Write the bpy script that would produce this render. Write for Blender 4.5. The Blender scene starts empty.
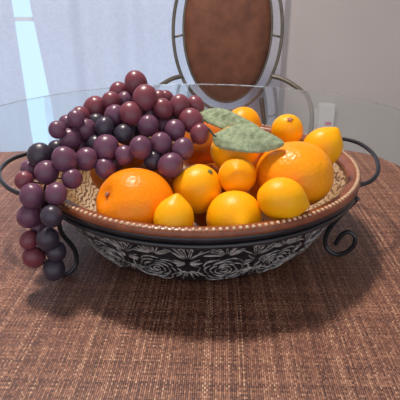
import bpy, bmesh, math, random
from mathutils import Vector, Matrix
S = bpy.context.scene
COL = S.collection
R = math.radians
random.seed(7)

# ---------------------------------------------------------------- camera
PITCH = R(24.1); FPX = 470.0
CAM = Vector((0, 0, 1.05))
cd = bpy.data.cameras.new('camera'); cam = bpy.data.objects.new('camera', cd); COL.objects.link(cam)
cam.location = CAM; cam.rotation_euler = (R(90) - PITCH, 0, 0)
cd.sensor_fit = 'HORIZONTAL'; cd.sensor_width = 36.0; cd.lens = 36.0 * FPX / 400.0
cd.clip_start = 0.01
S.camera = cam

# ---------------------------------------------------------------- world, lamps, exposure
w = bpy.data.worlds.new('daylight'); S.world = w; w.use_nodes = True
nt = w.node_tree; bg = nt.nodes['Background']
bg.inputs['Strength'].default_value = 1.0
# outdoor daylight beyond the window is cooler than the light from the rooms behind the camera
_tc = nt.nodes.new('ShaderNodeTexCoord'); _sp = nt.nodes.new('ShaderNodeSeparateXYZ'); _rp = nt.nodes.new('ShaderNodeValToRGB')
nt.links.new(_tc.outputs['Generated'], _sp.inputs[0]); nt.links.new(_sp.outputs[1], _rp.inputs[0]); nt.links.new(_rp.outputs[0], bg.inputs['Color'])
_rp.color_ramp.elements[0].position = 0.0; _rp.color_ramp.elements[0].color = (1.02, 1.03, 1.10, 1)
_rp.color_ramp.elements[1].position = 0.45; _rp.color_ramp.elements[1].color = (0.69, 0.95, 1.24, 1)

def area_lamp(name, loc, size, power, color, target):
    l = bpy.data.lights.new(name, 'AREA'); l.shape = 'DISK'; l.size = size; l.energy = power; l.color = color
    o = bpy.data.objects.new(name, l); COL.objects.link(o); o.location = loc
    o.rotation_euler = (Vector(target) - Vector(loc)).to_track_quat('-Z', 'Y').to_euler()
    return o
area_lamp('ceiling_lamp_light', (-0.28, 0.88, 2.25), 0.22, 29.0, (1.0, 0.89, 0.79), (-0.28, 0.88, 0))

S.view_settings.view_transform = 'Standard'; S.view_settings.look = 'None'
S.view_settings.gamma = 1.0; S.view_settings.use_curve_mapping = False
S.view_settings.exposure = 0.0

# ---------------------------------------------------------------- helpers
def tag(o, label=None, cat=None, group=None, kind=None):
    if label: o['label'] = label
    if cat: o['category'] = cat
    if group: o['group'] = group
    if kind: o['kind'] = kind
    return o
def empty(name, loc, label, cat, group=None):
    o = bpy.data.objects.new(name, None); COL.objects.link(o); o.location = loc
    o.empty_display_size = 0.02
    return tag(o, label, cat, group)
def obj(name, bm, m, parent=None, smooth=True, loc=None):
    """bm in world coordinates (or parent-local when the parent is at the origin)"""
    me = bpy.data.meshes.new(name)
    if smooth:
        for f in bm.faces: f.smooth = True
    bm.to_mesh(me); bm.free()
    me.materials.append(m)
    o = bpy.data.objects.new(name, me); COL.objects.link(o)
    if parent is not None:
        o.parent = parent
        off = Vector((0, 0, 0)); q = parent
        while q is not None: off += q.location; q = q.parent
        me.transform(Matrix.Translation(-off))
    if loc is not None:
        me.transform(Matrix.Translation(-Vector(loc))); o.location = loc
    return o
def add_box(bm, x0, x1, y0, y1, z0, z1, bev=0.0):
    v = [bm.verts.new((x, y, z)) for x in (x0, x1) for y in (y0, y1) for z in (z0, z1)]
    fs = [bm.faces.new([v[i] for i in q]) for q in ((0,1,3,2),(4,6,7,5),(0,4,5,1),(2,3,7,6),(0,2,6,4),(1,5,7,3))]
    if bev > 0:
        es = list({e for f in fs for e in f.edges})
        bmesh.ops.bevel(bm, geom=es, offset=bev, segments=2, profile=0.5, affect='EDGES')
    return bm
def box(*a, **k):
    return add_box(bmesh.new(), *a, **k)
def add_lathe(bm, prof, c=(0, 0), n=96, closed=False):
    """prof: (r, z) pairs; r==0 makes a pole"""
    rings = []
    for r, z in prof:
        if r < 1e-6: rings.append([bm.verts.new((c[0], c[1], z))])
        else: rings.append([bm.verts.new((c[0] + r*math.cos(2*math.pi*i/n), c[1] + r*math.sin(2*math.pi*i/n), z)) for i in range(n)])
    pairs = list(zip(rings, rings[1:])) + ([(rings[-1], rings[0])] if closed else [])
    for a, b in pairs:
        for i in range(n):
            j = (i+1) % n
            if len(a) == 1 and len(b) == 1: continue
            if len(a) == 1: bm.faces.new((a[0], b[i], b[j]))
            elif len(b) == 1: bm.faces.new((a[i], b[0], a[j]))
            else: bm.faces.new((a[i], b[i], b[j], a[j]))
    bmesh.ops.recalc_face_normals(bm, faces=bm.faces[:])
    return bm
def smooth_path(pts, sub=6, closed=False):
    P = [Vector(p) for p in pts]; out = []; n = len(P)
    rng = range(n if closed else n-1)
    for i in rng:
        if closed: p0, p1, p2, p3 = P[(i-1) % n], P[i], P[(i+1) % n], P[(i+2) % n]
        else: p0, p1, p2, p3 = P[max(i-1, 0)], P[i], P[i+1], P[min(i+2, n-1)]
        for k in range(sub):
            t = k/sub
            out.append(0.5*((2*p1) + (p2-p0)*t + (2*p0-5*p1+4*p2-p3)*t*t + (3*p1-p0-3*p2+p3)*t**3))
    if not closed: out.append(P[-1])
    return out
def add_tube(bm, pts, r, n=8, closed=False, flat=1.0, up=None):
    P = [Vector(p) for p in pts]; m = len(P); rings = []
    prev = None
    for i, p in enumerate(P):
        if closed: t = (P[(i+1) % m] - P[i-1]).normalized()
        else: t = (P[min(i+1, m-1)] - P[max(i-1, 0)]).normalized()
        if up is not None: a = Vector(up)
        elif prev is not None: a = prev
        else: a = Vector((0, 0, 1)) if abs(t.z) < 0.9 else Vector((1, 0, 0))
        nrm = (a - a.dot(t)*t).normalized(); prev = nrm
        b = t.cross(nrm)
        rr = r(i/(m-1)) if callable(r) else r
        rings.append([bm.verts.new(p + rr*(math.cos(2*math.pi*k/n)*nrm*flat + math.sin(2*math.pi*k/n)*b)) for k in range(n)])
    seq = list(zip(rings, rings[1:])) + ([(rings[-1], rings[0])] if closed else [])
    for a, b in seq:
        for k in range(n):
            bm.faces.new((a[k], a[(k+1) % n], b[(k+1) % n], b[k]))
    if not closed:
        bm.faces.new(rings[0][::-1]); bm.faces.new(rings[-1])
    return bm
def tube(pts, r, **k):
    return add_tube(bmesh.new(), pts, r, **k)
def spot(px, py, depth):
    """a point of the place seen at (px, py), depth metres in front of the lens"""
    u = (px-200)/FPX; v = (200-py)/FPX
    c, s = math.cos(PITCH), math.sin(PITCH)
    return CAM + Vector((u, c+v*s, -s+v*c))*depth

# ---------------------------------------------------------------- materials
def mat(name, color=(0.5, 0.5, 0.5), rough=0.5, metal=0.0, spec=None, coat=0.0, sss=0.0, trans=0.0, ior=None):
    m = bpy.data.materials.new(name); m.use_nodes = True
    b = m.node_tree.nodes['Principled BSDF']
    b.inputs['Base Color'].default_value = (*color, 1); b.inputs['Roughness'].default_value = rough
    b.inputs['Metallic'].default_value = metal
    if spec is not None: b.inputs['Specular IOR Level'].default_value = spec
    b.inputs['Coat Weight'].default_value = coat; b.inputs['Coat Roughness'].default_value = 0.15
    if sss:
        b.inputs['Subsurface Weight'].default_value = sss; b.inputs['Subsurface Scale'].default_value = 0.01
        b.inputs['Subsurface Radius'].default_value = (1.0, 0.5, 0.2)
    b.inputs['Transmission Weight'].default_value = trans
    if ior: b.inputs['IOR'].default_value = ior
    return m
class NT:
    def __init__(s, m): s.t = m.node_tree; s.b = s.t.nodes['Principled BSDF']
    def n(s, typ, **kw):
        o = s.t.nodes.new(typ)
        for k, v in kw.items():
            if k in o.inputs.keys(): o.inputs[k].default_value = v
            else: setattr(o, k, v)
        return o
    def l(s, a, b): s.t.links.new(a, b)
    def math(s, op, a, b=None):
        o = s.t.nodes.new('ShaderNodeMath'); o.operation = op
        for i, v in enumerate((a, b)):
            if v is None: continue
            if isinstance(v, (int, float)): o.inputs[i].default_value = v
            else: s.l(v, o.inputs[i])
        return o.outputs[0]
    def mix(s, fac, a, b, blend='MIX'):
        o = s.t.nodes.new('ShaderNodeMix'); o.data_type = 'RGBA'; o.blend_type = blend
        for i, v in ((0, fac), (6, a), (7, b)):
            if isinstance(v, (int, float)): o.inputs[i].default_value = v
            elif isinstance(v, tuple): o.inputs[i].default_value = (*v, 1)
            else: s.l(v, o.inputs[i])
        return o.outputs[2]
    def ramp(s, fac, stops):
        o = s.t.nodes.new('ShaderNodeValToRGB'); cr = o.color_ramp
        while len(cr.elements) < len(stops): cr.elements.new(0.5)
        for e, (p, c) in zip(cr.elements, stops): e.position = p; e.color = (*c, 1)
        s.l(fac, o.inputs[0]); return o.outputs[0]
    def coords(s, kind='Object', scale=(1, 1, 1), rot=(0, 0, 0)):
        c = s.t.nodes.new('ShaderNodeTexCoord'); mp = s.t.nodes.new('ShaderNodeMapping')
        mp.inputs['Scale'].default_value = scale; mp.inputs['Rotation'].default_value = rot
        s.l(c.outputs[kind], mp.inputs[0]); return mp.outputs[0]
    def bump(s, h, strength=0.3, dist=0.001):
        o = s.t.nodes.new('ShaderNodeBump'); o.inputs['Strength'].default_value = strength; o.inputs['Distance'].default_value = dist
        s.l(h, o.inputs['Height']); s.l(o.outputs[0], s.b.inputs['Normal'])

def noise_mat(name, c1, c2, scale, rough=0.5, bump=0.0, bscale=None, bdist=0.001, stretch=(1, 1, 1), **k):
    m = mat(name, c1, rough, **k); t = NT(m); co = t.coords(scale=stretch)
    n = t.n('ShaderNodeTexNoise', Scale=scale, Detail=4.0); t.l(co, n.inputs['Vector'])
    t.l(t.ramp(n.outputs[0], [(0.3, c1), (0.7, c2)]), t.b.inputs['Base Color'])
    if bump:
        n2 = t.n('ShaderNodeTexNoise', Scale=bscale or scale, Detail=2.0); t.l(co, n2.inputs['Vector'])
        t.bump(n2.outputs[0], bump, bdist)
    return m
M = {}
M['wall'] = noise_mat('painted_wall', (0.575, 0.535, 0.525), (0.60, 0.56, 0.55), 3.0, 0.8, 0.1, 120.0)
M['floor'] = noise_mat('floor_tile', (0.36, 0.32, 0.29), (0.42, 0.38, 0.34), 4.0, 0.5)
M['ceiling'] = mat('ceiling_paint', (0.8, 0.78, 0.76), 0.9)
M['white'] = mat('white_plastic', (0.88, 0.88, 0.88), 0.4)
M['pink'] = mat('pink_print', (0.75, 0.08, 0.25), 0.5)
M['frame_white'] = mat('white_window_frame', (0.75, 0.8, 0.85), 0.4)
M['chair_metal'] = noise_mat('antique_metal', (0.16, 0.145, 0.12), (0.24, 0.21, 0.17), 30.0, 0.4, metal=0.7)
M['leather'] = noise_mat('brown_upholstery', (0.115, 0.038, 0.02), (0.20, 0.075, 0.04), 22.0, 0.6, 0.3, 90.0)
M['wire'] = mat('black_iron_wire', (0.012, 0.014, 0.02), 0.32, coat=0.4)
M['black_glaze'] = noise_mat('black_glaze', (0.008, 0.009, 0.014), (0.02, 0.022, 0.03), 60.0, 0.28)
M['relief'] = noise_mat('worn_white_relief', (0.06, 0.06, 0.06), (0.56, 0.54, 0.52), 150.0, 0.5, 0.4, 400.0)
M['brown_glaze'] = noise_mat('terracotta_glaze', (0.17, 0.048, 0.022), (0.27, 0.085, 0.038), 60.0, 0.28, 0.15, 200.0)
M['bead'] = noise_mat('cream_bead', (0.52, 0.33, 0.20), (0.70, 0.50, 0.34), 120.0, 0.5)
M['leaf'] = noise_mat('grey_green_cloth', (0.18, 0.245, 0.14), (0.34, 0.40, 0.26), 260.0, 0.85, 0.6, 600.0)
M['twig'] = mat('dark_twig', (0.02, 0.018, 0.012), 0.7)
M['stem_green'] = mat('green_calyx', (0.16, 0.15, 0.05), 0.7)
M['stem_pink'] = noise_mat('dry_brown_stem', (0.35, 0.10, 0.07), (0.5, 0.25, 0.14), 300.0, 0.7)

# bowl interior: cream slip with scratched brown lines
m = mat('cream_crackle_glaze', rough=0.3); t = NT(m); co = t.coords(scale=(1, 1, 1))
wv = t.n('ShaderNodeTexWave', Scale=75.0, Distortion=9.0, Detail=2.0); wv.inputs['Detail Scale'].default_value = 1.2
t.l(co, wv.inputs['Vector'])
n1 = t.n('ShaderNodeTexNoise', Scale=25.0); t.l(co, n1.inputs['Vector'])
base = t.ramp(n1.outputs[0], [(0.35, (0.42, 0.27, 0.13)), (0.65, (0.62, 0.48, 0.32))])
line = t.ramp(wv.outputs[1], [(0.16, (1, 1, 1)), (0.34, (0, 0, 0))])
t.l(t.mix(line, base, (0.13, 0.06, 0.03)), t.b.inputs['Base Color']); M['cream'] = m

# woven mat: over-under checker of strands, each strand of its own colour
m = mat('woven_vinyl', rough=0.42, spec=0.55); t = NT(m)
co = t.coords(rot=(0, 0, R(1.8)))
sp = t.n('ShaderNodeSeparateXYZ'); t.l(co, sp.inputs[0])
W = 0.0018; WY = 0.0023
# strands wander a little
nw = t.n('ShaderNodeTexNoise', Scale=6.0, Detail=1.0); t.l(co, nw.inputs['Vector'])
xw = t.math('ADD', sp.outputs[0], t.math('MULTIPLY', t.math('SUBTRACT', nw.outputs[0], 0.5), 0.006))
xs = t.math('DIVIDE', xw, W); ys = t.math('DIVIDE', sp.outputs[1], WY)
xi = t.math('FLOOR', xs); yi = t.math('FLOOR', ys); xf = t.math('FRACT', xs); yf = t.math('FRACT', ys)
def rnd(sock, off):
    wn = t.n('ShaderNodeTexWhiteNoise', noise_dimensions='1D'); t.l(t.math('ADD', sock, off), wn.inputs['W']); return wn.outputs[0]
def slow(sock, k, off):
    n_ = t.n('ShaderNodeTexNoise', Detail=1.0, noise_dimensions='1D', Scale=1.0); t.l(t.math('ADD', t.math('MULTIPLY', sock, k), off), n_.inputs['W']); return n_.outputs[0]
par = t.math('MODULO', t.math('ABSOLUTE', t.math('ADD', xi, yi)), 2.0)
cell = t.n('ShaderNodeTexWhiteNoise', noise_dimensions='2D'); cv = t.n('ShaderNodeCombineXYZ'); t.l(xi, cv.inputs[0]); t.l(yi, cv.inputs[1]); t.l(cv.outputs[0], cell.inputs['Vector'])
warp = t.math('ADD', t.math('MULTIPLY', rnd(xi, 3.5), 0.46), t.math('ADD', t.math('MULTIPLY', cell.outputs[0], 0.36), t.math('MULTIPLY', slow(xi, 0.11, 7.0), 0.3)))
weft = t.math('ADD', t.math('MULTIPLY', rnd(yi, 900.5), 0.45), t.math('ADD', t.math('MULTIPLY', cell.outputs[0], 0.35), t.math('MULTIPLY', slow(yi, 0.13, 50.0), 0.3)))
wc = t.ramp(warp, [(0.20, (0.060, 0.023, 0.018)), (0.48, (0.18, 0.074, 0.048)), (0.75, (0.38, 0.180, 0.110)), (0.95, (0.64, 0.41, 0.27))])
fc = t.ramp(weft, [(0.12, (0.05, 0.018, 0.014)), (0.5, (0.19, 0.074, 0.046)), (0.9, (0.46, 0.225, 0.135))])
colr = t.mix(t.math('MULTIPLY', par, 0.85), wc, fc)
gap = t.math('MAXIMUM', t.math('ABSOLUTE', t.math('SUBTRACT', xf, 0.5)), 0.0)
hx = t.math('SUBTRACT', 1.0, t.math('POWER', t.math('MULTIPLY', gap, 2.0), 3.0))
hy = t.math('SUBTRACT', 1.0, t.math('POWER', t.math('MULTIPLY', t.math('ABSOLUTE', t.math('SUBTRACT', yf, 0.5)), 2.0), 3.0))
hmix = t.math('ADD', t.math('MULTIPLY', hx, 0.8), t.math('MULTIPLY', hy, 0.2))
t.l(t.mix(t.math('SUBTRACT', 1.0, hmix), colr, (0.05, 0.016, 0.012)), t.b.inputs['Base Color'])
t.bump(hmix, 0.5, 0.0006)
M['mat'] = m

m = mat('table_glass', (0.86, 0.93, 0.93), 0.0, trans=1.0, ior=1.5); M['glass'] = m
m = mat('window_glass', (1, 1, 1), 0.0, trans=1.0, ior=1.05); M['pane'] = m

# sheer lace curtain
m = bpy.data.materials.new('sheer_lace'); m.use_nodes = True; tr = m.node_tree; tr.nodes.remove(tr.nodes['Principled BSDF'])
out = tr.nodes['Material Output']
tcn = tr.nodes.new('ShaderNodeTexCoord'); vor = tr.nodes.new('ShaderNodeTexVoronoi'); vor.inputs['Scale'].default_value = 34.0; vor.feature = 'DISTANCE_TO_EDGE'
tr.links.new(tcn.outputs['Object'], vor.inputs['Vector'])
rp = tr.nodes.new('ShaderNodeValToRGB'); rp.color_ramp.elements[0].position = 0.0; rp.color_ramp.elements[0].color = (0.86, 0.845, 0.92, 1); rp.color_ramp.elements[1].position = 0.12; rp.color_ramp.elements[1].color = (0.82, 0.80, 0.88, 1)
tr.links.new(vor.outputs['Distance'], rp.inputs[0])
di = tr.nodes.new('ShaderNodeBsdfDiffuse'); tl = tr.nodes.new('ShaderNodeBsdfTranslucent'); tp = tr.nodes.new('ShaderNodeBsdfTransparent')
tr.links.new(rp.outputs[0], di.inputs[0]); tr.links.new(rp.outputs[0], tl.inputs[0])
m1 = tr.nodes.new('ShaderNodeMixShader'); m1.inputs[0].default_value = 0.55; tr.links.new(di.outputs[0], m1.inputs[1]); tr.links.new(tl.outputs[0], m1.inputs[2])
m2 = tr.nodes.new('ShaderNodeMixShader'); m2.inputs[0].default_value = 0.03; tr.links.new(m1.outputs[0], m2.inputs[1]); tr.links.new(tp.outputs[0], m2.inputs[2])
tr.links.new(m2.outputs[0], out.inputs[0]); M['sheer'] = m

def citrus(name, c1, c2, pore=320.0, bump=0.35, rough=0.36):
    m = mat(name, c1, rough, sss=0.3, spec=0.28); t = NT(m); co = t.coords()
    n = t.n('ShaderNodeTexNoise', Scale=18.0, Detail=3.0); t.l(co, n.inputs['Vector'])
    t.l(t.ramp(n.outputs[0], [(0.3, c1), (0.7, c2)]), t.b.inputs['Base Color'])
    v = t.n('ShaderNodeTexVoronoi', Scale=pore); t.l(co, v.inputs['Vector'])
    t.bump(v.outputs['Distance'], bump, 0.0006)
    return m
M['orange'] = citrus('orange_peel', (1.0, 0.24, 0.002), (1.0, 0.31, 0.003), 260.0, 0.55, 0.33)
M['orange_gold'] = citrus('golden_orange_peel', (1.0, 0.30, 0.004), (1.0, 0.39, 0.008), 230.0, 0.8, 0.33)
M['orange_shaded'] = citrus('shaded_orange_peel', (0.50, 0.12, 0.008), (0.60, 0.17, 0.012), 260.0, 0.5, 0.4)  # orange peel with the shade inside the heap put into its colour
M['lemon'] = citrus('lemon_peel', (0.98, 0.41, 0.002), (0.98, 0.47, 0.004), 420.0, 0.22, 0.38)
M['lemon_warm'] = citrus('warm_lemon_peel', (0.98, 0.35, 0.002), (0.98, 0.41, 0.004), 420.0, 0.22, 0.38)

def grape_mat(name, c1, c2, bloom, amount):
    m = mat(name, c1, 0.33, sss=0.0, spec=0.5); t = NT(m); co = t.coords()
    oi = t.n('ShaderNodeObjectInfo')
    ad = t.n('ShaderNodeVectorMath', operation='ADD'); t.l(co, ad.inputs[0]); t.l(oi.outputs['Random'], ad.inputs[1])
    n = t.n('ShaderNodeTexNoise', Scale=70.0, Detail=3.0); t.l(ad.outputs[0], n.inputs['Vector'])
    base = t.ramp(n.outputs[0], [(0.3, c1), (0.7, c2)])
    n2 = t.n('ShaderNodeTexNoise', Scale=45.0, Detail=5.0, Roughness=0.7); t.l(ad.outputs[0], n2.inputs['Vector'])
    f = t.math('MULTIPLY', t.ramp(n2.outputs[0], [(0.45, (0, 0, 0)), (0.62, (1, 1, 1))]), amount)
    t.l(t.mix(f, base, bloom), t.b.inputs['Base Color'])
    return m
M['grape_red'] = grape_mat('red_purple_grape', (0.09, 0.008, 0.022), (0.19, 0.022, 0.042), (0.42, 0.20, 0.24), 0.5)
M['grape_purple'] = grape_mat('purple_grape', (0.048, 0.010, 0.036), (0.115, 0.024, 0.062), (0.36, 0.20, 0.31), 0.6)
M['grape_dark'] = grape_mat('blue_black_grape', (0.014, 0.010, 0.018), (0.036, 0.020, 0.036), (0.13, 0.12, 0.19), 0.6)

# ---------------------------------------------------------------- the setting
def struct(name, bm, m, smooth=False):
    return tag(obj(name, bm, m, None, smooth), kind='structure')
XL, XR, YB, YF, ZC = -2.2, 2.2, 2.30, -1.6, 2.45
struct('floor', box(XL-0.1, XR+0.1, YF, YB+0.1, -0.08, 0.0), M['floor'])
struct('ceiling', box(XL-0.1, XR+0.1, YF, YB+0.1, ZC, ZC+0.08), M['ceiling'])
struct('wall_left', box(XL-0.1, XL, YF, YB, 0.0, ZC), M['wall'])
struct('wall_right', box(XR, XR+0.1, YF, YB, 0.0, ZC), M['wall'])
# back wall with the window opening
WX0, WX1, WZ0, WZ1 = -1.75, 0.25, 0.22, 2.12
bm = bmesh.new()
add_box(bm, XL-0.1, WX0, YB, YB+0.1, 0, ZC); add_box(bm, WX1, XR+0.1, YB, YB+0.1, 0, ZC)
add_box(bm, WX0, WX1, YB, YB+0.1, 0, WZ0); add_box(bm, WX0, WX1, YB, YB+0.1, WZ1, ZC)
struct('wall_back', bm, M['wall'])
struct('baseboard_back', box(XL, XR, YB-0.014, YB-0.001, 0.0, 0.09, bev=0.003), M['frame_white'])
win = tag(empty('window_1', (-0.75, YB+0.05, WZ0), None, None), kind='structure')
bm = bmesh.new()
f_ = 0.045
add_box(bm, WX0, WX0+f_, YB+0.02, YB+0.08, WZ0, WZ1); add_box(bm, WX1-f_, WX1, YB+0.02, YB+0.08, WZ0, WZ1)
add_box(bm, WX0, WX1, YB+0.02, YB+0.08, WZ0, WZ0+f_); add_box(bm, WX0, WX1, YB+0.02, YB+0.08, WZ1-f_, WZ1)
obj('window_frame', bm, M['frame_white'], win, False)
bm = bmesh.new()
for z in (0.925,): add_box(bm, WX0+f_, WX1-f_, YB+0.035, YB+0.065, z-0.009, z+0.009)
for x in (-0.50,): add_box(bm, x-0.011, x+0.011, YB+0.036, YB+0.064, WZ0+f_, WZ1-f_)
obj('muntin', bm, M['frame_white'], win, False)
obj('pane', box(WX0+f_, WX1-f_, YB+0.048, YB+0.052, WZ0+f_, WZ1-f_), M['pane'], win, False)

# curtains
def curtain(x0, x1, label, edge, ph):
    """sheer panel; edge(z) shifts the free edge sideways"""
    bm = bmesh.new(); nx, nz = 150, 16; Y = YB-0.09; g = []
    for j in range(nz+1):
        z = 0.03 + (2.2-0.03)*j/nz; row = []
        for i in range(nx+1):
            s = i/nx; a = x0 + edge(z)[0]; b = x1 + edge(z)[1]
            x = a + (b-a)*s
            k = x*1.0
            y = Y + 0.020*math.sin(k*21+ph) + 0.010*math.sin(k*47+1.3+ph+0.3*z) + 0.012*math.exp(-((x+0.49)/0.02)**2)
            row.append(bm.verts.new((x, y, z)))
        g.append(row)
    for j in range(nz):
        for i in range(nx): bm.faces.new((g[j][i], g[j][i+1], g[j+1][i+1], g[j+1][i]))
    o = obj('curtain', bm, M['sheer'], None, True)
    return tag(o, label, 'curtain', 'sheer curtain panels at the window')
curtain(-1.9, -0.825, 'pale blue sheer curtain panel left of the bright gap', lambda z: (0, 0.0), 0.4)
curtain(-0.735, 0.37, 'wide lace-patterned sheer curtain panel behind the oval-backed chair', lambda z: (0.035*max(0.0, min(1.0, (1.0-z)/0.5)), 0), 2.0)
bm = tube([(-1.95, YB-0.09, 2.215), (0.42, YB-0.09, 2.215)], 0.011, n=10)
tag(obj('curtain_rod', bm, M['chair_metal']), 'metal rod carrying the two sheer curtain panels', 'curtain rod')

# outlet with the white plug-in
ou = empty('wall_outlet', (0.62, YB-0.004, 0.38), 'white wall outlet holding a white plug-in box with a pink mark', 'outlet')
obj('cover_plate', box(0.552, 0.660, YB-0.007, YB-0.001, 0.360, 0.505, bev=0.002), M['white'], ou, False)
ad = obj('plug_in_box', box(0.575, 0.655, YB-0.05, YB-0.0072, 0.405, 0.540, bev=0.006), M['white'], ou, False)
obj('printed_mark', box(0.610, 0.642, YB-0.0512, YB-0.0502, 0.436, 0.454), M['pink'], ad, False)

# ---------------------------------------------------------------- glass table
TZ = 0.75
def table_outline(n=72, grow=0.0):
    pts = []; R_ = 0.616 + grow
    for i in range(n+1):
        a = math.pi*i/n; pts.append((-0.02 + R_*math.cos(a), 1.05 + R_*math.sin(a)))
    for i in range(n+1):
        a = math.pi + math.pi*i/n; pts.append((-0.02 + R_*math.cos(a), 0.62 + R_*math.sin(a)))
    return pts
def prism(pts, z0, z1, bev=0.0):
    bm = bmesh.new()
    lo = [bm.verts.new((x, y, z0)) for x, y in pts]; hi = [bm.verts.new((x, y, z1)) for x, y in pts]
    n = len(pts)
    for i in range(n): bm.faces.new((lo[i], lo[(i+1) % n], hi[(i+1) % n], hi[i]))
    top = bm.faces.new(hi); bot = bm.faces.new(lo[::-1])
    if bev: bmesh.ops.bevel(bm, geom=list(top.edges)+list(bot.edges), offset=bev, segments=2, affect='EDGES')
    bmesh.ops.recalc_face_normals(bm, faces=bm.faces[:])
    return bm
tb = empty('dining_table', (-0.02, 0.835, 0), 'glass-topped dining table with rounded clear edge on iron legs', 'table')
obj('glass_top', prism(table_outline(), TZ-0.010, TZ, 0.0015), M['glass'], tb, False)
for sx in (-1, 1):
    for sy in (-1, 1):
        c = Vector((-0.02, 0.80, 0))
        pts = [(c.x+sx*0.16, c.y+sy*0.20, 0.727), (c.x+sx*0.13, c.y+sy*0.17, 0.6), (c.x+sx*0.05, c.y+sy*0.06, 0.36), (c.x+sx*0.09, c.y+sy*0.12, 0.15), (c.x+sx*0.24, c.y+sy*0.30, 0.012)]
        obj('leg', tube(smooth_path(pts, 8), 0.012, n=10), M['wire'], tb)
ringp = [(-0.02+0.19*math.cos(a), 0.80+0.25*math.sin(a), 0.730) for a in [2*math.pi*i/48 for i in range(48)]]
obj('support_ring', tube(ringp, 0.010, n=10, closed=True), M['wire'], tb)

# placemat
def rrect(x0, x1, y0, y1, r, n=8):
    pts = []
    for cx, cy, a0 in ((x1-r, y1-r, 0), (x0+r, y1-r, 90), (x0+r, y0+r, 180), (x1-r, y0+r, 270)):
        for i in range(n+1):
            a = R(a0 + 90*i/n); pts.append((cx+r*math.cos(a), cy+r*math.sin(a)))
    return pts
tag(obj('woven_mat', prism([(0.372, 0.20), (0.372, 0.80), (0.368, 0.825), (0.350, 0.868), (0.325, 0.897), (0.298, 0.913), (0.26, 0.920), (-0.30, 0.914), (-0.43, 0.898), (-0.46, 0.88), (-0.47, 0.85), (-0.47, 0.20), (-0.44, 0.16), (-0.38, 0.14), (0.30, 0.14), (0.35, 0.16)], TZ+0.0002, TZ+0.0022), M['mat'], None, False),
    'large rust brown woven mat covering most of the glass table', 'placemat')
MZ = TZ + 0.0022

# ---------------------------------------------------------------- chair behind the table
CX, CY = 0.10, 1.80
ch = empty('dining_chair', (CX, 1.62, 0), 'metal dining chair with oval back and brown padded upholstery behind the table', 'chair')
def oval(a, b, cz, y, n=72):
    return [(CX+a*math.cos(2*math.pi*i/n), y, cz+b*math.sin(2*math.pi*i/n)) for i in range(n)]
bk = obj('back_ring', tube(oval(0.197, 0.292, 0.905, CY), 0.0062, n=10, closed=True), M['chair_metal'], ch)
obj('inner_ring', tube(oval(0.159, 0.266, 0.916, CY), 0.005, n=8, closed=True), M['chair_metal'], bk)
for a in (2, 178, 90, 35, 145):
    bm = bmesh.new()
    ca, sa = math.cos(R(a)), math.sin(R(a))
    add_tube(bm, [(CX+0.158*ca, CY, 0.892+0.268*sa), (CX+0.199*ca, CY, 0.885+0.310*sa if a not in (2, 178) else 0.892)], 0.004, n=8)
    obj('spoke', bm, M['chair_metal'], bk)
# padded oval
bm = bmesh.new(); n = 64
prof = [(0.0, -0.030), (0.5, -0.029), (0.85, -0.022), (0.97, -0.010), (1.0, 0.0), (0.97, 0.010), (0.85, 0.016), (0.0, 0.018)]
rings = []
for s, dy in prof:
    if s == 0: rings.append([bm.verts.new((CX, CY+dy, 0.916))])
    else: rings.append([bm.verts.new((CX+s*0.157*math.cos(2*math.pi*i/n), CY+dy, 0.916+s*0.266*math.sin(2*math.pi*i/n))) for i in range(n)])
for a, b in zip(rings, rings[1:]):
    for i in range(n):
        j = (i+1) % n
        if len(a) == 1: bm.faces.new((a[0], b[i], b[j]))
        elif len(b) == 1: bm.faces.new((a[i], b[0], a[j]))
        else: bm.faces.new((a[i], b[i], b[j], a[j]))
bmesh.ops.recalc_face_normals(bm, faces=bm.faces[:])
obj('back_pad', bm, M['leather'], ch)
obj('seat', add_lathe(bmesh.new(), [(0, 0.415), (0.20, 0.415), (0.222, 0.43), (0.226, 0.45), (0.21, 0.468), (0.15, 0.478), (0, 0.482)], (CX, 1.60), 56), M['leather'], ch)
obj('seat_frame', tube([(CX+0.215*math.cos(2*math.pi*i/48), 1.60+0.215*math.sin(2*math.pi*i/48), 0.407) for i in range(48)], 0.009, n=8, closed=True), M['chair_metal'], ch)
for sx in (-1, 1):
    obj('leg', tube(smooth_path([(CX+sx*0.130, 1.775, 0.67), (CX+sx*0.150, 1.765, 0.55), (CX+sx*0.155, 1.75, 0.40), (CX+sx*0.17, 1.80, 0.2), (CX+sx*0.19, 1.86, 0.008)], 6), 0.0085, n=8), M['chair_metal'], ch)
    obj('leg', tube(smooth_path([(CX+sx*0.15, 1.455, 0.405), (CX+sx*0.16, 1.44, 0.2), (CX+sx*0.17, 1.42, 0.008)], 6), 0.0085, n=8), M['chair_metal'], ch)
    arm = [(CX+sx*0.168, CY-0.004, 0.755), (CX+sx*0.215, 1.765, 0.745), (CX+sx*0.27, 1.70, 0.712), (CX+sx*0.285, 1.62, 0.672), (CX+sx*0.275, 1.55, 0.60), (CX+sx*0.24, 1.53, 0.50), (CX+sx*0.205, 1.56, 0.412)]
    obj('armrest', tube(smooth_path(arm, 8), 0.0085, n=10), M['chair_metal'], ch)

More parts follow.
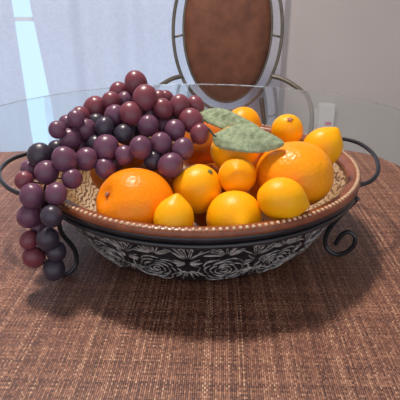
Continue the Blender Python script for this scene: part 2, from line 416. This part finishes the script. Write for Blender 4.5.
# ---------------------------------------------------------------- bowl
BC = (0.0, 0.577)
bowl = empty('serving_bowl', (BC[0], BC[1], 0.762), 'round black embossed bowl with beaded brown rim, heaped with fruit', 'bowl')
BZ = 0.762
outer = [(0, BZ), (0.135, BZ), (0.149, BZ+0.001), (0.155, BZ+0.008), (0.165, 0.786), (0.177, 0.809), (0.1865, 0.826), (0.191, 0.834), (0.1945, 0.8355), (0.1982, 0.8368), (0.1992, 0.8400)]
inner = [(0.186, 0.842), (0.182, 0.833), (0.174, 0.812), (0.163, 0.793), (0.147, 0.778), (0.125, 0.771), (0, 0.769)]
body = outer + [(0.1985, 0.8435), (0.186, 0.8445)]
obj('body', add_lathe(bmesh.new(), body + [(0.186, 0.842)] + [(r+0.002, z-0.002) for r, z in inner[1:-1]] + [(0, 0.767)], BC, 160), M['black_glaze'], bowl)
obj('inner_glaze', add_lathe(bmesh.new(), [(0.1855, 0.8445)] + inner, BC, 128), M['cream'], bowl)
rimp = [(0.1990, 0.8424), (0.1997, 0.8440), (0.1994, 0.8468), (0.1980, 0.8492), (0.1915, 0.8502), (0.1870, 0.8486), (0.1840, 0.8450), (0.1825, 0.8400), (0.1840, 0.8395), (0.1860, 0.8440)]
obj('rim', add_lathe(bmesh.new(), rimp, BC, 160, closed=True), M['brown_glaze'], bowl)
bm = bmesh.new(); NB = 196
for i in range(NB):
    a = 2*math.pi*i/NB
    mtx = Matrix.Translation((BC[0]+0.1958*math.cos(a), BC[1]+0.1958*math.sin(a), 0.8498)) @ Matrix.Rotation(a, 4, 'Z') @ Matrix.Diagonal((0.0024, 0.0019, 0.0017, 1))
    bmesh.ops.create_uvsphere(bm, u_segments=10, v_segments=6, radius=1.0, matrix=mtx)
obj('beaded_trim', bm, M['bead'], bowl)
# embossed flowers
OUT = outer[2:8]
def surf(th, h, lift=0.0):
    """th angle, h 0..1 up the side wall"""
    zs = [z for r, z in OUT]; z = zs[0] + (zs[-1]-zs[0])*h
    for (r0, z0), (r1, z1) in zip(OUT, OUT[1:]):
        if z <= z1 + 1e-9:
            k = (z-z0)/(z1-z0); r = r0+(r1-r0)*k; break
    else: r = OUT[-1][0]
    n_ = Vector((math.cos(th)*0.87, math.sin(th)*0.87, -0.5))
    return Vector((BC[0]+r*math.cos(th), BC[1]+r*math.sin(th), z)) + n_*lift
bm = bmesh.new(); HT = 0.083; RR = 0.172     # wall length along the slope, mean radius
rg = random.Random(3)
def stroke(cth, ch_, pts, r=0.0010):
    r *= rg.uniform(0.55, 0.95)
    P = [surf(cth + x/RR, min(1.0, max(0.0, ch_ + y/HT)), 0.0004) for x, y in pts]
    add_tube(bm, P, lambda s: r*(0.45+0.55*math.sin(math.pi*min(1, max(0, s)))), n=5)
def rose(cth, ch_, rad):
    for k, fr in enumerate((0.16, 0.34, 0.54, 0.76, 1.0)):
        npet = (1, 3, 4, 5, 6)[k]; a0 = rg.random()*6.28
        for q in range(npet):
            a1 = a0 + 2*math.pi*q/npet; span = 2*math.pi/npet*(0.92 if npet > 1 else 0.85)
            pts = []
            for j in range(8):
                a = a1 + span*j/7; b = 1 + 0.13*math.sin(math.pi*j/7) - 0.10*(j/7) + rg.uniform(-0.02, 0.02)
                pts.append((rad*fr*b*math.cos(a), 0.86*rad*fr*b*math.sin(a)))
            stroke(cth, ch_, pts, 0.00125)
def fan(cth, ch_, rad, a_from, a_to, n_):
    for q in range(n_):
        a = a_from + (a_to-a_from)*q/(n_-1); L = rad*rg.uniform(0.8, 1.05); bend = rg.uniform(-0.25, 0.25)
        pts = [((0.2+0.8*j/5)*L*math.cos(a+bend*j/5), (0.2+0.8*j/5)*L*math.sin(a+bend*j/5)) for j in range(6)]
        stroke(cth, ch_, pts, 0.0011)
NM = 16
for i in range(NM):
    a = 2*math.pi*(i+0.33)/NM + rg.uniform(-0.02, 0.02); d = math.pi/NM
    rose(a, 0.32, 0.0255)
    fan(a, 0.66, 0.022, R(15), R(165), 12)
    fan(a+d, 0.56, 0.029, R(45), R(135), 9)
    fan(a+d, 0.34, 0.022, R(210), R(330), 9)
    fan(a+d, 0.92, 0.016, R(190), R(350), 8)
    fan(a+d, 0.50, 0.015, R(-30), R(30), 4); fan(a+d, 0.50, 0.015, R(150), R(210), 4)
obj('floral_relief', bm, M['relief'], bowl)

# ---------------------------------------------------------------- wire rack
rack = empty('wire_rack', (BC[0], BC[1], MZ), 'black wire rack with two loop handles and curled feet holding the bowl', 'rack')
RW = 0.0028; RRAD, RZ = 0.1955, 0.8318
obj('hoop', tube([(BC[0]+RRAD*math.cos(2*math.pi*i/120), BC[1]+RRAD*math.sin(2*math.pi*i/120), RZ) for i in range(120)], RW, n=8, closed=True), M['wire'], rack)
def polar(a, r, z): return (BC[0]+r*math.cos(R(a)), BC[1]+r*math.sin(R(a)), z)
FZ = MZ + RW
for ang, dr in ((-25.5, -0.002), (-141, 0.010), (38, 0.002), (148, 0.002)):
    prof = [(0.2000, 0.833), (0.1935, 0.822), (0.1845, 0.806), (0.1760, 0.790), (0.1715, 0.776), (0.1730, 0.763), (0.180, FZ+0.0015), (0.189, FZ), (0.199, 0.762), (0.2055, 0.773), (0.2045, 0.784), (0.1965, 0.788), (0.189, 0.781), (0.184, 0.768)]
    pts = [polar(ang, r + (dr if i > 1 else dr*0.3*i), z) for i, (r, z) in enumerate(prof)]
    if ang == -141: pts = pts[:10]
    obj('leg', tube(smooth_path(pts, 6), RW, n=8), M['wire'], rack)
for ax in (5.0, 184.0):
    c, s = math.cos(R(ax)), math.sin(R(ax))
    pts = []
    for u, tt, z in ((0.187, -0.067, 0.834), (0.204, -0.062, 0.837), (0.219, -0.046, 0.842), (0.229, -0.020, 0.847), (0.232, 0.008, 0.851), (0.226, 0.038, 0.854), (0.212, 0.062, 0.853), (0.196, 0.075, 0.847), (0.182, 0.080, 0.836)):
        pts.append((BC[0]+u*c-tt*s, BC[1]+u*s+tt*c, z))
    if ax > 90: pts = [(BC[0]+u*c+tt*s, BC[1]+u*s-tt*c, z) for u, tt, z in ((0.185, -0.073, 0.834), (0.206, -0.070, 0.836), (0.228, -0.055, 0.839), (0.246, -0.028, 0.842), (0.252, 0.0, 0.844), (0.246, 0.030, 0.846), (0.228, 0.056, 0.845), (0.205, 0.070, 0.842), (0.184, 0.076, 0.835))]
    obj('handle', tube(smooth_path(pts, 7), RW, n=8), M['wire'], rack)

FRUIT={'A':(-0.0669,0.4444,0.8481,0.0411),
'B':(0.1030,0.4795,0.8659,0.0421),
'C':(0.0038,0.5919,0.8609,0.0342),
'L1':(-0.0032,0.4681,0.8534,0.0265),
'L2':(0.0396,0.4652,0.8698,0.0201),
'L3':(0.0791,0.4217,0.8620,0.0216),
'L4':(0.0351,0.4287,0.8371,0.0290),
'L5':(-0.0223,0.4060,0.8541,0.0192),
'L6':(0.0544,0.5818,0.8950,0.0215),
'L7':(0.1060,0.5572,0.8929,0.0195),
'L8':(0.1427,0.5265,0.8812,0.0222),
'L9':(0.0397,0.5095,0.8843,0.0272),
'D':(0.0202,0.5348,0.8148,0.0423),
'E':(0.0732,0.6008,0.8167,0.0438),
'F':(-0.1022,0.5641,0.8424,0.0383),
'G':(-0.0471,0.5168,0.8447,0.0355)}
GRAPES=[(-0.0722,0.5591,0.9158,0.0108),
(-0.0506,0.5592,0.9156,0.0108),
(-0.0333,0.5504,0.9107,0.0107),
(-0.0971,0.5458,0.9070,0.0107),
(-0.1207,0.5397,0.8939,0.0107),
(-0.0778,0.5189,0.8931,0.0103),
(-0.0563,0.5067,0.8875,0.0101),
(-0.0942,0.4927,0.8758,0.0100),
(-0.1258,0.5245,0.8792,0.0105),
(-0.0356,0.5009,0.8849,0.0100),
(-0.0765,0.5698,0.9476,0.0138),
(-0.0995,0.5785,0.9352,0.0119),
(-0.1028,0.5453,0.9320,0.0110),
(-0.1238,0.5510,0.9204,0.0149),
(-0.0617,0.5277,0.9396,0.0135),
(-0.0768,0.5161,0.9240,0.0128),
(-0.0968,0.5276,0.9188,0.0126),
(-0.1352,0.5268,0.9195,0.0101),
(-0.1278,0.5113,0.9072,0.0126),
(-0.1049,0.5041,0.9124,0.0104),
(-0.0839,0.5024,0.9049,0.0110),
(-0.0575,0.5103,0.9123,0.0122),
(-0.1008,0.4833,0.8956,0.0135),
(-0.0625,0.4736,0.8987,0.0118),
(-0.0803,0.4763,0.8894,0.0101),
(-0.1201,0.4708,0.8866,0.0122),
(-0.1008,0.4704,0.8767,0.0112),
(-0.0421,0.5278,0.9269,0.0113),
(-0.0484,0.5480,0.9333,0.0098),
(-0.0405,0.5638,0.9308,0.0094),
(-0.0238,0.5396,0.9281,0.0121),
(-0.0056,0.5504,0.9250,0.0109),
(-0.0095,0.5204,0.9149,0.0134),
(0.0000,0.5024,0.9049,0.0110),
(-0.0277,0.5071,0.9076,0.0116),
(-0.0420,0.4871,0.8988,0.0121),
(-0.0182,0.4823,0.8941,0.0118),
(-0.0503,0.4771,0.8827,0.0101),
(-0.0311,0.4669,0.8808,0.0133),
(-0.1509,0.4841,0.9148,0.0091),
(-0.1494,0.5173,0.9134,0.0088),
(-0.1344,0.5003,0.9226,0.0091),
(-0.1409,0.4939,0.9015,0.0118),
(-0.1698,0.4746,0.8894,0.0134),
(-0.1395,0.4584,0.8907,0.0130),
(-0.1574,0.4938,0.8901,0.0098),
(-0.1589,0.4562,0.8771,0.0126),
(-0.1309,0.4480,0.8736,0.0105),
(-0.1804,0.4480,0.8714,0.0095),
(-0.1831,0.4783,0.8717,0.0108),
(-0.1697,0.4352,0.8598,0.0123),
(-0.1437,0.4317,0.8638,0.0112),
(-0.1756,0.4339,0.8379,0.0122),
(-0.1463,0.4169,0.8461,0.0110),
(-0.1765,0.4259,0.8143,0.0095),
(-0.1552,0.4207,0.8184,0.0118),
(-0.1747,0.4260,0.7939,0.0114),
(-0.1512,0.4285,0.7997,0.0105),
(-0.1552,0.4262,0.7795,0.0117),
(-0.1188,0.5302,0.9108,0.0103),
(-0.0773,0.5370,0.9024,0.0117),
(-0.0428,0.5313,0.9060,0.0115),
(-0.1150,0.5010,0.8929,0.0111),
(-0.1001,0.5182,0.8996,0.0107),
(-0.1356,0.5085,0.8867,0.0113),
(-0.0587,0.5386,0.9192,0.0116),
(-0.0894,0.5606,0.9286,0.0113),
(-0.1365,0.4811,0.8788,0.0102),
(-0.1783,0.4743,0.8278,0.0105),
(-0.1695,0.4424,0.8196,0.0100)]
RED={i+10 for i in (0,1,2,3,4,7,17,18,19,20,21,22,23,38,46,44,5)}|{0,1}
DARK={i+10 for i in (9,10,33,43,45,47,48,49,50,52,53,35,27)}|{2,5,6,8}

# ---------------------------------------------------------------- fruit
RIGHT = Vector((1, 0, 0)); UPV = Vector((0, math.sin(PITCH), math.cos(PITCH))); TOC = Vector((0, -math.cos(PITCH), math.sin(PITCH)))
def axis(x, y, z): return (RIGHT*x + UPV*y + TOC*z).normalized()
FRUIT['L5'] = (*spot(174, 219.5, 0.455), 0.0195)
FRUIT['L3'] = (*(Vector(FRUIT['L3'][:3]) + Vector((0.0014, 0, 0))), FRUIT['L3'][3])


FRUIT['G'] = (*FRUIT['G'][:2], FRUIT['G'][2]-0.006, 0.0325)
FRUIT['E'] = (*FRUIT['E'][:2], 0.829, FRUIT['E'][3])
def fruit(name, key, m, ax, label, shape='round', group=None, stem=None, ratio=1.0, seed=0, squash=1.0):
    x, y, z, r = FRUIT[key]; c = Vector((x, y, z)); rg = random.Random(seed)
    o_ = []
    bm = bmesh.new(); nu, nv = 48, 32; rings = []
    ph = [rg.uniform(0, 6.28) for _ in range(6)]
    rot = Vector((0, 0, 1)).rotation_difference(ax).to_matrix()
    def rad(phi, th):
        """unit shape: polar angle phi from the stem axis -> (radial, axial)"""
        if shape == 'lemon':
            rr = math.sin(phi)**0.96; zz = math.cos(phi)*ratio
            tip = math.exp(-(phi/0.26)**2); tip2 = math.exp(-((math.pi-phi)/0.30)**2)
            zz += 0.06*tip - 0.17*tip2; rr *= 1 - 0.05*math.exp(-((math.pi-phi)/0.8)**2)
            zz -= 0.03*math.exp(-(phi/0.10)**2)
        elif shape == 'mandarin':
            rr = math.sin(phi)**0.93; zz = math.cos(phi)*ratio
            zz -= 0.16*math.exp(-(phi/0.30)**2) ; zz += 0.06*math.exp(-((math.pi-phi)/0.35)**2)
            k = 1 + 0.018*math.cos(9*th+ph[0])*math.exp(-(phi/0.8)**2); rr *= k
        else:
            rr = math.sin(phi); zz = math.cos(phi)*ratio
            zz -= 0.06*math.exp(-(phi/0.16)**2)
        w_ = 1 + 0.012*math.sin(2*th+ph[1])*math.sin(phi) + 0.010*math.sin(3*th+ph[2]+2*phi)*math.sin(phi)
        return rr*w_, zz*w_
    for j in range(nv+1):
        phi = math.pi*j/nv
        if j in (0, nv):
            rr, zz = rad(max(1e-4, min(math.pi-1e-4, phi)), 0)
            rings.append([bm.verts.new(c + rot @ Vector((0, 0, zz*r)))])
        else:
            row = []
            for i in range(nu):
                th = 2*math.pi*i/nu; rr, zz = rad(phi, th)
                row.append(bm.verts.new(c + rot @ Vector((rr*r*math.cos(th), rr*r*math.sin(th), zz*r))))
            rings.append(row)
    for a, b in zip(rings, rings[1:]):
        for i in range(nu):
            j = (i+1) % nu
            if len(a) == 1: bm.faces.new((a[0], b[i], b[j]))
            elif len(b) == 1: bm.faces.new((a[i], b[0], a[j]))
            else: bm.faces.new((a[i], b[i], b[j], a[j]))
    for v in bm.verts: v.co.z = c.z + (v.co.z-c.z)*squash
    bmesh.ops.recalc_face_normals(bm, faces=bm.faces[:])
    o = obj(name, bm, m, None, True, loc=c)
    tag(o, label, name, group or name + 's heaped in the bowl')
    if stem:
        zt = rad(0.12, 0)[1]*r; bm = bmesh.new()
        sr = stem[1]
        prof = [(0, -0.002), (sr*0.9, -0.0015), (sr, 0.0006), (sr*0.55, 0.0016), (sr*0.3, 0.0012), (0, 0.0020)]
        bb = add_lathe(bmesh.new(), prof, (0, 0), 10)
        for v in bb.verts:
            k = 1 + 0.25*math.cos(5*math.atan2(v.co.y, v.co.x)) if math.hypot(v.co.x, v.co.y) > sr*0.8 else 1
            v.co = Vector((v.co.x*k, v.co.y*k, v.co.z + zt))
            v.co = rot @ v.co
        bb2 = bb
        me = bpy.data.meshes.new('calyx')
        for f in bb2.faces: f.smooth = True
        bb2.to_mesh(me); bb2.free(); me.materials.append(stem[0])
        s_ = bpy.data.objects.new('calyx', me); COL.objects.link(s_); s_.parent = o
    return o
fruit('orange', 'A', M['orange'], axis(-0.75, 0.25, 0.60), 'big glossy orange at left under the grapes, dimpled at its left side', 'mandarin', stem=(M['stem_pink'], 0.0026), ratio=0.97, seed=1, squash=0.86)
fruit('orange', 'B', M['orange_gold'], axis(0.1, -0.9, 0.4), 'largest orange on the right side of the bowl', 'round', ratio=0.98, seed=2, squash=0.86)
fruit('orange', 'C', M['orange_shaded'], axis(0.3, 0.9, 0.1), 'orange fruit darkened by shade just right of the grapes', 'round', ratio=0.98, seed=3)
fruit('orange', 'D', M['orange_shaded'], axis(0.3, 0.6, -0.4), 'orange at the bottom of the bowl showing between the yellow lemons', 'round', ratio=0.98, seed=4)
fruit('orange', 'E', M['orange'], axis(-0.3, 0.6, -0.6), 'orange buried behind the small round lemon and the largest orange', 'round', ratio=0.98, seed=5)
fruit('orange', 'F', M['orange_shaded'], axis(0.2, 0.2, -1), 'shaded orange peeking out at the far left, below the grapes', 'round', ratio=0.98, seed=6)
fruit('orange', 'G', M['orange_shaded'], axis(0.2, 0.2, -1), 'shaded orange between the lowest grapes and the top of the big left orange', 'round', ratio=0.98, seed=7)
fruit('lemon', 'L1', M['lemon'], axis(0.48, 0.62, 0.62), 'upright lemon in the middle with a green stem spot at its upper right', 'lemon', stem=(M['stem_green'], 0.0030), ratio=1.04, seed=8)
fruit('lemon', 'L2', M['lemon_warm'], axis(0.1, -0.2, -1), 'small round lemon directly below the big green leaf', 'lemon', ratio=0.98, seed=9)
fruit('lemon', 'L3', M['lemon'], axis(-0.95, 0.22, -0.1), 'lemon lying sideways in front of the largest orange', 'lemon', ratio=1.10, seed=10)
fruit('lemon', 'L4', M['lemon'], axis(-0.2, 0.2, -1), 'large lemon at the front rim, right of the bowl middle', 'lemon', ratio=1.0, seed=11)
fruit('lemon', 'L5', M['lemon'], axis(-0.12, -0.95, -0.1), 'pointed lemon at the front rim beside the big left orange', 'lemon', ratio=1.15, seed=12)
fruit('lemon', 'L6', M['lemon_warm'], axis(0.95, -0.1, 0.2), 'lemon peeking out above and behind the green leaves', 'lemon', ratio=1.02, seed=13)
fruit('lemon', 'L7', M['lemon'], axis(0.0, 0.48, 0.85), 'lemon with a brown stem end perched behind the largest orange', 'lemon', stem=(M['stem_pink'], 0.0034), ratio=1.08, seed=14)
fruit('lemon', 'L8', M['lemon'], axis(-0.55, -0.75, -0.3), 'lemon at the far right rim, beside the right handle', 'lemon', ratio=1.12, seed=15)
fruit('lemon', 'L9', M['lemon'], axis(-0.95, -0.15, 0.2), 'lemon half covered by the big green leaf', 'lemon', ratio=1.0, seed=16)

# ---------------------------------------------------------------- grapes
gb = empty('grape_bunch', (-0.11, 0.50, 0.86), 'long bunch of red and purple grapes spilling over the left side of the bowl', 'grapes')
GO = Vector(gb.location)
def grape_mesh(seed, m):
    rg = random.Random(seed); bm = bmesh.new()
    bmesh.ops.create_uvsphere(bm, u_segments=24, v_segments=16, radius=1.0)
    a = rg.uniform(0, 6); e = rg.uniform(1.02, 1.14)
    for v in bm.verts:
        x, y, z = v.co
        k = 1 + 0.012*math.sin(3*x+a) + 0.012*math.sin(4*y+2*a)
        v.co = Vector((x*k, y*k, z*k*e))
        if z > 0.985: v.co.z -= 0.05
    for f in bm.faces: f.smooth = True
    me = bpy.data.meshes.new('grape'); bm.to_mesh(me); bm.free(); me.materials.append(m); return me
GM = {k: [grape_mesh(i+j*10, M[k]) for i in range(3)] for j, k in enumerate(('grape_red', 'grape_purple', 'grape_dark'))}
rg = random.Random(11)
for i, (x, y, z, r) in enumerate(GRAPES):
    kind = 'grape_red' if i in RED else 'grape_dark' if i in DARK else 'grape_purple'
    o = bpy.data.objects.new('grape', GM[kind][i % 3]); COL.objects.link(o); o.parent = gb
    o.location = Vector((x, y, z)) - GO; o.scale = (r, r, r)
    o.rotation_euler = (rg.uniform(-0.7, 0.7), rg.uniform(-0.7, 0.7), rg.uniform(0, 6.28))
    if kind == 'grape_dark': o['label'] = 'blue-black grape'
    elif kind == 'grape_red': o['label'] = 'reddish grape'
# stem running through the middle of the bunch with a stalk to every grape
spine = smooth_path([spot(206, 131, 0.535), spot(188, 128, 0.548), spot(150, 122, 0.550), spot(110, 132, 0.540), spot(75, 150, 0.525), spot(48, 178, 0.502), spot(42, 220, 0.500), spot(45, 258, 0.515)], 6)
bm = tube(spine, lambda s: 0.0022 - 0.001*s, n=6)
for x, y, z, r in GRAPES:
    c = Vector((x, y, z)); q = min(spine, key=lambda p: (p-c).length)
    d = (q-c)
    if d.length > r*1.02: add_tube(bm, [q, c + d.normalized()*r*0.96], 0.0008, n=5)
obj('stem', bm, M['twig'], gb)
# cloth leaves on the same stem
def leaf(tipL, tipR, halfw, wdir, bulge, label, seed):
    rg = random.Random(seed); bm = bmesh.new(); nu, nv = 44, 10
    L = tipR - tipL; wd = (wdir - wdir.dot(L.normalized())*L.normalized()).normalized(); nn = wd.cross(L.normalized()).normalized()
    if nn.dot(TOC) < 0: nn = -nn
    g = []
    for i in range(nu+1):
        s = i/nu; hw = halfw*(math.sin(math.pi*min(1, s**0.80*0.97+0.02)))**0.62
        hw *= 1 + 0.055*(1 if i % 3 == 0 else -0.4)
        row = []
        for j in range(nv+1):
            q = -1 + 2*j/nv
            p = tipL + L*s + wd*hw*q + nn*(bulge*math.sin(math.pi*s) - 0.16*halfw*q*q + 0.0015*math.sin(9*s+3*q+seed) - 0.0011*math.exp(-(q/0.13)**2)
                 - 0.0007*math.cos(14*math.pi*(s-0.12*abs(q)))*(1-abs(q)**4))
            row.append(bm.verts.new(p))
        g.append(row)
    for i in range(nu):
        for j in range(nv): bm.faces.new((g[i][j], g[i+1][j], g[i+1][j+1], g[i][j+1]))
    bmesh.ops.recalc_face_normals(bm, faces=bm.faces[:])
    bmesh.ops.solidify(bm, geom=bm.faces[:], thickness=0.0006)
    o = obj('leaf', bm, M['leaf'], gb); o['label'] = label
    return o
leaf(spot(213, 136, 0.505), spot(284, 143, 0.484), 0.0178, UPV*1.0 - TOC*0.55 + RIGHT*0.05, 0.004, 'broad grey-green cloth leaf lying to the right', 1)
leaf(spot(198, 112, 0.545), spot(262, 131, 0.527), 0.0130, UPV*1.0 - TOC*0.5 + RIGHT*0.1, 0.003, 'paler cloth leaf behind the broad one', 2)
obj('twig', tube(smooth_path([spot(203, 126, 0.535), spot(209, 129, 0.515), spot(215, 136, 0.504), spot(226, 138, 0.500)], 5), 0.0012, n=6), M['twig'], gb)
